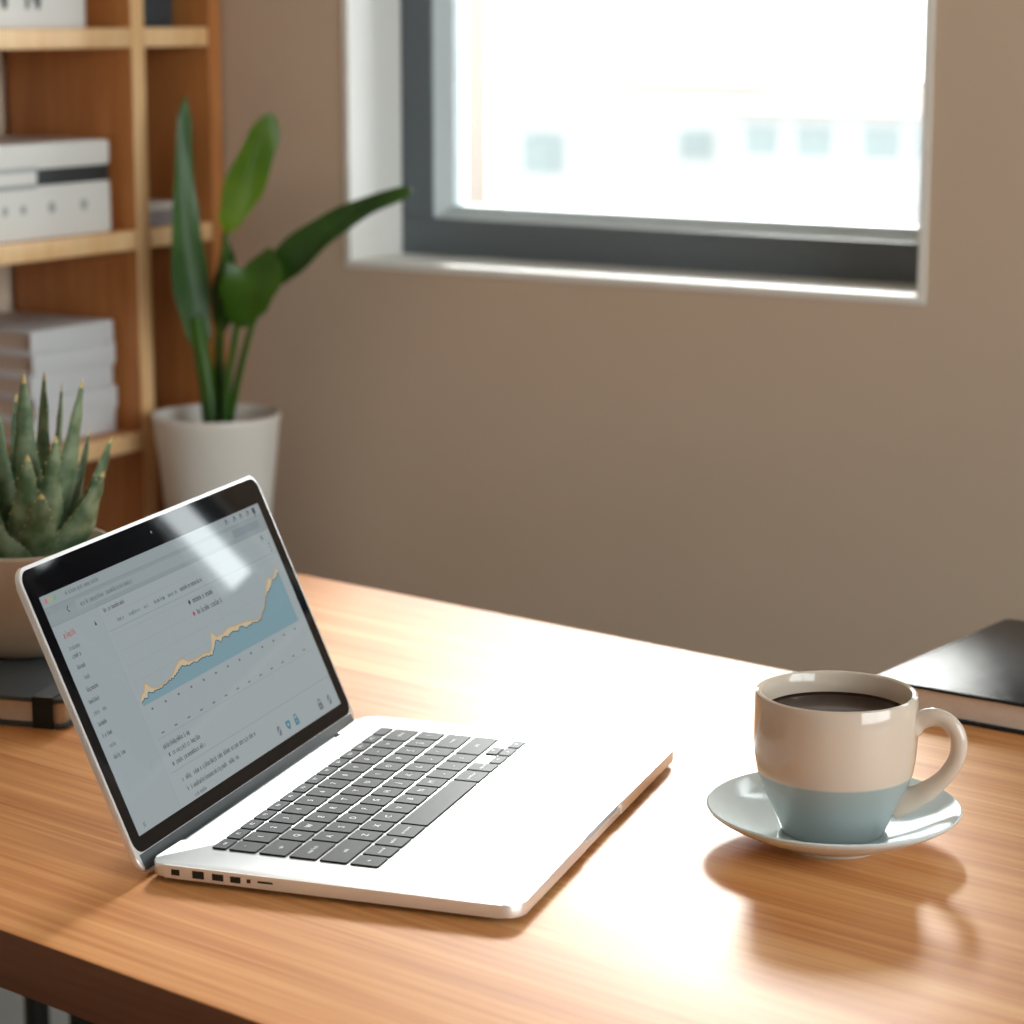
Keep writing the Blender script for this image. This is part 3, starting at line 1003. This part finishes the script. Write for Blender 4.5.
# ------------------------------------------------------------------ laptop
LA = 0.22754
u = Vector((math.cos(LA), math.sin(LA), 0))
w = Vector((-math.sin(LA), math.cos(LA), 0))
o0 = Vector((-0.8752, 1.0136, 0.75))                 # left end of the hinge line (user's left)
LW, LD, LT = 0.314, 0.219, 0.0108
# local frame: x to the user's right, y from the hinge towards the user's palms is negative, z up
lap = thing('laptop', 'open silver laptop with a rising chart on its screen', 'laptop', (o0.x, o0.y, 0.7501), math.atan2(w.y, w.x))
# local y = -distance from hinge

LB = 0.0032
def outline():
    """base outline with the hinge cut at the back and the finger notch at the front"""
    r = 0.011
    P = []
    def arc(cx, cy, a0, a1, rr=r, n=7):
        for i in range(n + 1):
            t = a0 + (a1 - a0) * i / n
            P.append((cx + rr * math.cos(t), cy + rr * math.sin(t)))
    arc(LW - r, -r, 0, PI / 2)
    P += [(0.268, 0.0), (0.268, -0.0052), (0.0415, -0.0052), (0.0415, 0.0)]
    arc(r, -r, PI / 2, PI)
    arc(r, -LD + r, PI, 1.5 * PI)
    P += [(0.1185, -LD), (0.1200, -LD + 0.0022), (0.1880, -LD + 0.0022), (0.1895, -LD)]
    arc(LW - r, -LD + r, 1.5 * PI, 2 * PI)
    return P


bm = bmesh.new(); prism(bm, outline(), LB, LT, 0.0009, 2)
base = new_obj('base', bm, M['alu'], lap, True)
# plate under the notch lip so the recess is not open to the desk
bm = bmesh.new(); box(bm, 0.119, 0.189, -LD + 0.0006, -LD + 0.0022, LB, LT - 0.003, 0.0004)
new_obj('finger_notch', bm, M['alu'], base, True)
bm = bmesh.new(); prism(bm, rrect(0.03, LW - 0.03, -LD + 0.025, -0.02, 0.01), 0.0018, LB)
new_obj('bottom_plate', bm, M['rubber'], base, True)
for fx in (0.035, LW - 0.035):
    for fy in (-0.03, -LD + 0.035):
        bm = bmesh.new(); lathe(bm, [(0, 0), (0.006, 0), (0.0065, 0.0006), (0.0065, 0.0018), (0, 0.0018)], 24)
        new_obj('rubber_foot', bm, M['rubber'], base, True, (fx, fy, 0.0))
# ports on the left edge
for nm, a, b, z0_, z1_ in (('power_port', 0.0145, 0.0200, 0.0050, 0.0088), ('data_port', 0.0275, 0.0350, 0.0045, 0.0093), ('data_port', 0.0395, 0.0468, 0.0048, 0.0090),
                           ('data_port', 0.0505, 0.0572, 0.0048, 0.0088), ('audio_jack', 0.0605, 0.0632, 0.0056, 0.0082), ('card_slot', 0.0670, 0.0765, 0.0064, 0.0080)):
    bm = bmesh.new()
    box(bm, -0.00025, 0.004, -b, -a, z0_, z1_, 0.0004, 1)
    new_obj(nm, bm, M['port'], base)
# trackpad
bm = bmesh.new(); prism(bm, rrect(0.0985, 0.2055, -0.2065, -0.1375, 0.003), LT - 0.002, LT + 0.0002, 0.0001, 1)
new_obj('trackpad', bm, M['trackpad'], base, True)
# hinge barrel
bm = bmesh.new()
tube(bm, [Vector((0.0425, 0.0005, 0.0052)), Vector((0.267, 0.0005, 0.0052))], 0.0032, 24)
new_obj('hinge', bm, M['hinge'], lap, True)

# keyboard ----------------------------------------------------------
glyph_cache = {}


def glyph(txt, size):
    """flat outline mesh of a key legend: list of (verts, faces)"""
    key = (txt, size)
    if key not in glyph_cache:
        c = bpy.data.curves.new('legend_text', 'FONT')
        c.body = txt
        c.size = size
        c.align_x = 'CENTER'
        c.align_y = 'CENTER'
        c.resolution_u = 2
        ob = bpy.data.objects.new('legend_text', c)
        COL.objects.link(ob)
        dg = bpy.context.evaluated_depsgraph_get()
        me = ob.evaluated_get(dg).to_mesh()
        glyph_cache[key] = ([tuple(v.co) for v in me.vertices], [tuple(p.vertices) for p in me.polygons])
        ob.evaluated_get(dg).to_mesh_clear()
        bpy.data.objects.remove(ob)
        bpy.data.curves.remove(c)
    return glyph_cache[key]


U = 0.2575 / 14.5
KX0 = 0.0327
GAP = 0.0020
KZ = LT - 0.0004
KT = 0.0014


def key(x0, x1, y0, y1, txt='', size=0.005):
    bm = bmesh.new()
    prism(bm, rrect(x0, x1, -y1, -y0, 0.0012, 3), 0, KT, 0.00028, 1)
    if txt:
        vs, fs = glyph(txt, size)
        cx, cy = (x0 + x1) / 2, -(y0 + y1) / 2
        bv = [bm.verts.new((cx + v[0], cy + v[1], KT + 0.00006)) for v in vs]
        for f in fs:
            try:
                fc = bm.faces.new([bv[i] for i in f])
                fc.material_index = 1
            except ValueError:
                pass
    for v in bm.verts:
        v.co.x -= x0
        v.co.y += y0
    new_obj('key', bm, [M['key'], M['legend']], base, False, (x0, -y0, KZ))


rows = [
    (0.0238, 0.0326, [(14.5 / 14, t) for t in ['esc'] + ['F%d' % i for i in range(1, 13)] + ['']], 0.0036),
    (0.0343, 0.0508, [(1, c) for c in '`1234567890-='] + [(1.5, 'delete')], 0.0052),
    (0.0528, 0.0693, [(1.5, 'tab')] + [(1, c) for c in 'QWERTYUIOP[]'] + [(1, '\\')], 0.0056),
    (0.0713, 0.0878, [(1.75, 'caps lock')] + [(1, c) for c in "ASDFGHJKL;'"] + [(1.75, 'return')], 0.0056),
    (0.0898, 0.1063, [(2.25, 'shift')] + [(1, c) for c in 'ZXCVBNM,./'] + [(2.25, 'shift')], 0.0056),
]
for ya, yb, ks, sz in rows:
    x = KX0
    for wd, txt in ks:
        s_ = sz if len(txt) < 2 else 0.0034
        key(x, x + wd * U - GAP, ya, yb, txt, s_)
        x += wd * U
ya, yb = 0.1083, 0.1252
x = KX0
for wd, txt in ((1, 'fn'), (1, 'control'), (1, 'option'), (1.25, 'command'), (5, ''), (1.25, 'command'), (1, 'option')):
    key(x, x + wd * U - GAP, ya, yb, txt, 0.0032)
    x += wd * U
ym = (ya + yb) / 2
key(x, x + U - GAP, ym + 0.0003, yb, '<', 0.004)
key(x + U, x + 2 * U - GAP, ya, ym - 0.0003, '^', 0.004)
key(x + U, x + 2 * U - GAP, ym + 0.0003, yb, 'v', 0.004)
key(x + 2 * U, x + 3 * U - GAP, ym + 0.0003, yb, '>', 0.004)

# lid ---------------------------------------------------------------
LID = 1.15874
LL = 0.1798
lid = bpy.data.objects.new('lid', None)
COL.objects.link(lid)
lid.parent = lap
lid.location = (0.0, 0.0044, 0.0069)
# lid local frame: x right, y up the screen, z out of the screen
lid.rotation_euler = (PI - LID, 0, 0)
lid.rotation_euler = (PI - (PI - LID), 0, 0)
TH = 0.0038
bm = bmesh.new(); prism(bm, rrect(0.0, LW, -0.0045, LL, 0.010, 8), -TH, 0.0, 0.0012, 3)
shell = new_obj('lid_shell', bm, M['alu'], lid, True)
bm = bmesh.new(); prism(bm, rrect(0.0020, LW - 0.0020, 0.0068, LL - 0.0022, 0.0082, 8), -0.0006, 0.00025, 0.0001, 1)
new_obj('bezel', bm, M['bezel'], lid, True)
bm = bmesh.new(); box(bm, 0.0045, LW - 0.0045, -0.0030, 0.0064, -0.0008, 0.0004, 0.0003)
new_obj('hinge_strip', bm, M['hinge'], lid, True)
bm = bmesh.new()
lathe(bm, [(0, 0.00034), (0.0008, 0.00032), (0.001, 0.0002), (0, 0.0001)], 20)
new_obj('webcam', bm, mat('webcam_lens', lin(70, 80, 90), 0.2, noise=0.1, nscale=300), lid, True, (0.1554, 0.1700, 0.0))

SB = 0.88
S = {}
def scol(name, r, g, b):
    S[name] = len(SM)
    SM.append(emit('screen_' + name, lin(r, g, b), SB))
SM = []
scol('page', 156, 165, 167)
scol('bar', 138, 149, 152)
scol('tabbar', 147, 157, 160)
scol('side', 153, 163, 166)
scol('blue', 122, 152, 161)
scol('line', 128, 140, 145)
scol('grid', 142, 153, 157)
scol('text', 58, 64, 70)
scol('soft', 92, 102, 108)
scol('orange', 190, 156, 108)
scol('sand', 196, 180, 150)
scol('edge', 58, 92, 108)
scol('red', 168, 76, 74)
scol('teal', 48, 120, 142)
scol('white', 176, 188, 190)
scol('green', 112, 168, 120)
scol('gold', 180, 164, 96)
scol('rose', 186, 120, 110)

bm = bmesh.new()
ZL = 0.00028


def quad(x0, x1, y0, y1, c, lvl):
    z = ZL + lvl * 0.00001
    f = bm.faces.new([bm.verts.new((x, y, z)) for x, y in ((x0, y0), (x1, y0), (x1, y1), (x0, y1))])
    f.material_index = S[c]


def poly(pts, c, lvl):
    z = ZL + lvl * 0.00001
    f = bm.faces.new([bm.verts.new((x, y, z)) for x, y in pts])
    f.material_index = S[c]


def stroke(pts, wd, c, lvl):
    for a, b in zip(pts, pts[1:]):
        a, b = Vector((a[0], a[1])), Vector((b[0], b[1]))
        d = (b - a)
        n = Vector((-d.y, d.x)).normalized() * wd / 2
        e = d.normalized() * wd * 0.3
        poly([tuple(a - e - n), tuple(b + e - n), tuple(b + e + n), tuple(a - e + n)], c, lvl)


rs = random.Random(3)


def scribble(x0, x1, y, h, c='text', lvl=4):
    """a line of print too small to read"""
    x = x0
    while x < x1 - 0.0004:
        if rs.random() < 0.14:
            x += h * 0.5
            continue
        wl = h * rs.uniform(0.28, 0.5)
        kind = rs.random()
        hh = h * (1.0 if kind < 0.3 else 0.68)
        lo = y - (h * 0.25 if kind > 0.9 else 0)
        st_ = h * 0.13
        quad(x, x + st_, lo, y + hh, c, lvl)
        if kind < 0.75:
            quad(x + wl - st_, x + wl, y, y + h * 0.66, c, lvl)
        if kind > 0.2:
            quad(x + st_, x + wl - st_, y, y + st_, c, lvl)
        if 0.3 < kind:
            quad(x + st_, x + wl - st_, y + h * 0.62 - st_, y + h * 0.62, c, lvl)
        x += wl + h * 0.16


DX0, DX1, DY0, DY1 = 0.0113, 0.3012, 0.0155, 0.1606
quad(DX0, DX1, DY0, DY1, 'page', 0)
quad(DX0, 0.0640, DY0, 0.1490, 'side', 1)
quad(DX0, DX1, 0.1425, DY1, 'bar', 1)
quad(DX0, DX1, 0.1535, DY1, 'tabbar', 2)
quad(DX0, DX1, 0.1531, 0.1535, 'line', 3)
quad(DX0, DX1, 0.1422, 0.1425, 'line', 3)
quad(0.0445, 0.292, 0.1450, 0.1512, 'tabbar', 3)
for x, c in ((0.0165, 'rose'), (0.0215, 'gold'), (0.0265, 'green')):
    poly([(x + 0.0015 * math.cos(2 * PI * i / 14), 0.1572 + 0.0015 * math.sin(2 * PI * i / 14)) for i in range(14)], c, 4)
scribble(0.038, 0.078, 0.1560, 0.0026, 'soft')
stroke([(0.0355, 0.1500), (0.0335, 0.1482), (0.0355, 0.1464)], 0.0006, 'text', 5)
scribble(0.0475, 0.112, 0.1468, 0.0028, 'soft')
quad(0.252, 0.292, 0.1452, 0.1508, 'line', 4)
for x in (0.2500, 0.2623, 0.2717, 0.2824):                                # menu symbols
    stroke([(x - 0.0014, 0.1556), (x - 0.0006, 0.1586), (x + 0.0010, 0.1580), (x + 0.0014, 0.1560)], 0.0008, 'text', 5)
quad(0.2895, 0.2935, 0.1552, 0.1590, 'text', 5)
quad(0.2908, 0.2918, 0.1530, 0.1552, 'text', 5)
stroke([(0.2862, 0.1372), (0.2886, 0.1396)], 0.0006, 'text', 5); stroke([(0.2862, 0.1396), (0.2886, 0.1372)], 0.0006, 'text', 5)
for y in (0.1325, 0.1300, 0.1275):
    quad(0.2932, 0.2942, y, y + 0.0010, 'text', 5)
scribble(0.0690, 0.0940, 0.1378, 0.0026, 'text')
# tab row of the page
quad(0.0660, DX1, 0.1355, 0.1357, 'grid', 3)
quad(0.0660, DX1, 0.1262, 0.1265, 'line', 3)
for a, b, c in ((0.0705, 0.0725, 'soft'), (0.0765, 0.0865, 'soft'), (0.0925, 0.1080, 'soft'), (0.1130, 0.1200, 'soft'), (0.1250, 0.1400, 'text'), (0.1440, 0.1560, 'soft')):
    scribble(a, b, 0.1296, 0.0025, c)
scribble(0.1610, 0.1920, 0.1296, 0.0030, 'text')
# sidebar
scribble(0.0175, 0.0205, 0.1335, 0.0040, 'red')
scribble(0.0225, 0.0320, 0.1338, 0.0036, 'red')
quad(0.0548, 0.0566, 0.1330, 0.1344, 'text', 4); quad(0.0553, 0.0561, 0.1344, 0.1356, 'text', 4)
yy = 0.1262
for k, (a, b) in enumerate(((0.0195, 0.0310), (0.0195, 0.0285), (0.0200, 0.0290), (0.0200, 0.0285), (0.0200, 0.0320), (0.0170, 0.0290), (0.0170, 0.0320), (0.0170, 0.0275), (0.0165, 0.0275), (0.0190, 0.0305), (0.0190, 0.0320))):
    scribble(a, b, yy, 0.0027, 'text' if k % 3 else 'soft')
    yy -= 0.0047 if k == 0 else 0.0068
quad(0.0638, 0.0641, DY0, 0.1422, 'grid', 3)
# legend
poly([(0.1655 + 0.0014 * math.cos(2 * PI * i / 12), 0.1212 + 0.0014 * math.sin(2 * PI * i / 12)) for i in range(12)], 'text', 4)
scribble(0.1700, 0.2010, 0.1198, 0.0036, 'text')
poly([(0.1655 + 0.0014 * math.cos(2 * PI * i / 12), 0.1136 + 0.0014 * math.sin(2 * PI * i / 12)) for i in range(12)], 'red', 4)
scribble(0.1700, 0.2040, 0.1122, 0.0036, 'text')
# grid
for k in range(8):
    x = 0.0700 + k * 0.0316
    quad(x, x + 0.0002, 0.0530, 0.1262, 'grid', 2)
for k in range(5):
    y = 0.0830 + k * 0.0100
    quad(0.0700, 0.2912, y, y + 0.0002, 'grid', 2)
# chart
up_ = [(0.0690, 0.0805), (0.0735, 0.0822), (0.0775, 0.0818), (0.0800, 0.0846), (0.0850, 0.0832), (0.0924, 0.0826), (0.1000, 0.0832), (0.1117, 0.0848), (0.1180, 0.0860), (0.1258, 0.0886), (0.1320, 0.0880), (0.1390, 0.0868), (0.1463, 0.0866), (0.1540, 0.0872),
       (0.1600, 0.0864), (0.1673, 0.0860), (0.1740, 0.0904), (0.1775, 0.0925), (0.1827, 0.0906), (0.1880, 0.0928), (0.1948, 0.0912), (0.2010, 0.0930), (0.2070, 0.0910), (0.2142, 0.0930), (0.2230, 0.0905), (0.2330, 0.0912), (0.2415, 0.0902), (0.2500, 0.0945),
       (0.2567, 0.0984), (0.2640, 0.1040), (0.2717, 0.1062), (0.2770, 0.1092), (0.2837, 0.1104), (0.2905, 0.1135)]
poly([(0.2905, 0.0785)] + up_[::-1] + [(0.0690, 0.0785)], 'blue', 3)
org = [(0.0690, 0.0828), (0.0712, 0.0846), (0.0760, 0.0862), (0.0805, 0.0905), (0.0835, 0.0872), (0.0875, 0.0850), (0.0933, 0.0840), (0.1050, 0.0848), (0.1131, 0.0866), (0.1200, 0.0900), (0.1264, 0.0925), (0.1317, 0.0922), (0.1365, 0.0892), (0.1472, 0.0884),
       (0.1586, 0.0890), (0.1640, 0.0878), (0.1681, 0.0888), (0.1720, 0.0935), (0.1756, 0.0989), (0.1802, 0.0944), (0.1887, 0.0943), (0.1987, 0.0962), (0.2069, 0.0952), (0.2211, 0.0945), (0.2330, 0.0925), (0.2425, 0.0913), (0.2500, 0.0955), (0.2589, 0.1008), (0.2660, 0.1075),
       (0.2735, 0.1132), (0.2787, 0.1103), (0.2860, 0.1145), (0.2905, 0.1169)]


def yat(tab, x):
    for (xa, a), (xb, b) in zip(tab, tab[1:]):
        if xa <= x <= xb:
            return a + (b - a) * (x - xa) / (xb - xa)
    return tab[-1][1]


xs = [0.0690 + i * (0.2905 - 0.0690) / 160 for i in range(161)]
jit = [rs.uniform(-0.0006, 0.0006) for _ in xs]
for i in range(160):
    xa, xb = xs[i], xs[i + 1]
    la, lb = yat(up_, xa) + jit[i], yat(up_, xb) + jit[i + 1]
    ha, hb = max(yat(org, xa), la), max(yat(org, xb), lb)
    poly([(xa, la), (xb, lb), (xb, hb), (xa, ha)], 'sand', 4)
    stroke([(xa, ha), (xb, hb)], 0.0007, 'orange', 5)
    stroke([(xa, la), (xb, lb)], 0.0006, 'edge', 6)
# axis marks and thumbnail axis
for k in range(13):
    x = 0.0760 + k * 0.0170
    quad(x, x + 0.0022, 0.0742, 0.0754, 'soft', 4)
    quad(x, x + 0.0035, 0.0592, 0.0600, 'soft', 4)
quad(0.0700, 0.2912, 0.0570, 0.0572, 'line', 3)
# lists under the chart
scribble(0.0716, 0.1060, 0.0506, 0.0030, 'text')
for y, b in ((0.0452, 0.1150), (0.0394, 0.1180)):
    quad(0.0742, 0.0758, y, y + 0.0022, 'edge', 4)
    scribble(0.0790, b, y, 0.0030, 'text')
quad(0.0690, DX1, 0.0360, 0.0363, 'line', 3)
scribble(0.0775, 0.0790, 0.0285, 0.0030, 'teal'); scribble(0.0820, 0.1780, 0.0285, 0.0032, 'text')
scribble(0.0790, 0.0805, 0.0222, 0.0030, 'text'); scribble(0.0835, 0.1480, 0.0220, 0.0030, 'text')
scribble(0.0840, 0.0990, 0.0168, 0.0026, 'soft')
scribble(0.0200, 0.0235, 0.0190, 0.0030, 'text')


def icon(x, y, c, k):
    if k == 0:
        poly([(x + 0.0022 * math.cos(2 * PI * i / 16), y + 0.0033 * math.sin(2 * PI * i / 16)) for i in range(16)], c, 4)
        stroke([(x - 0.0012, y - 0.0015), (x + 0.0012, y + 0.0015)], 0.0009, 'white', 5)
    elif k == 1:
        poly([(x - 0.0030, y + 0.0026), (x - 0.0030, y - 0.0008), (x, y - 0.0034), (x + 0.0030, y - 0.0008), (x + 0.0030, y + 0.0026)], c, 4)
        quad(x - 0.0012, x + 0.0012, y - 0.0008, y + 0.0012, 'page', 5)
    else:
        quad(x - 0.0028, x + 0.0028, y - 0.0030, y + 0.0012, c, 4)
        stroke([(x - 0.0017, y + 0.0010), (x - 0.0013, y + 0.0036), (x + 0.0013, y + 0.0036), (x + 0.0017, y + 0.0010)], 0.0009, c, 4)
        quad(x - 0.0006, x + 0.0006, y - 0.0018, y, 'page', 5)


icon(0.2084, 0.0226, 'soft', 0)
icon(0.2224, 0.0228, 'teal', 1)
icon(0.2349, 0.0226, 'teal', 2)
icon(0.2735, 0.0224, 'soft', 2)
icon(0.2881, 0.0222, 'soft', 0)
me_d = new_obj('display', bm, SM, lid)
for p in me_d.data.polygons:                 # flat marks must all look out of the screen
    pass
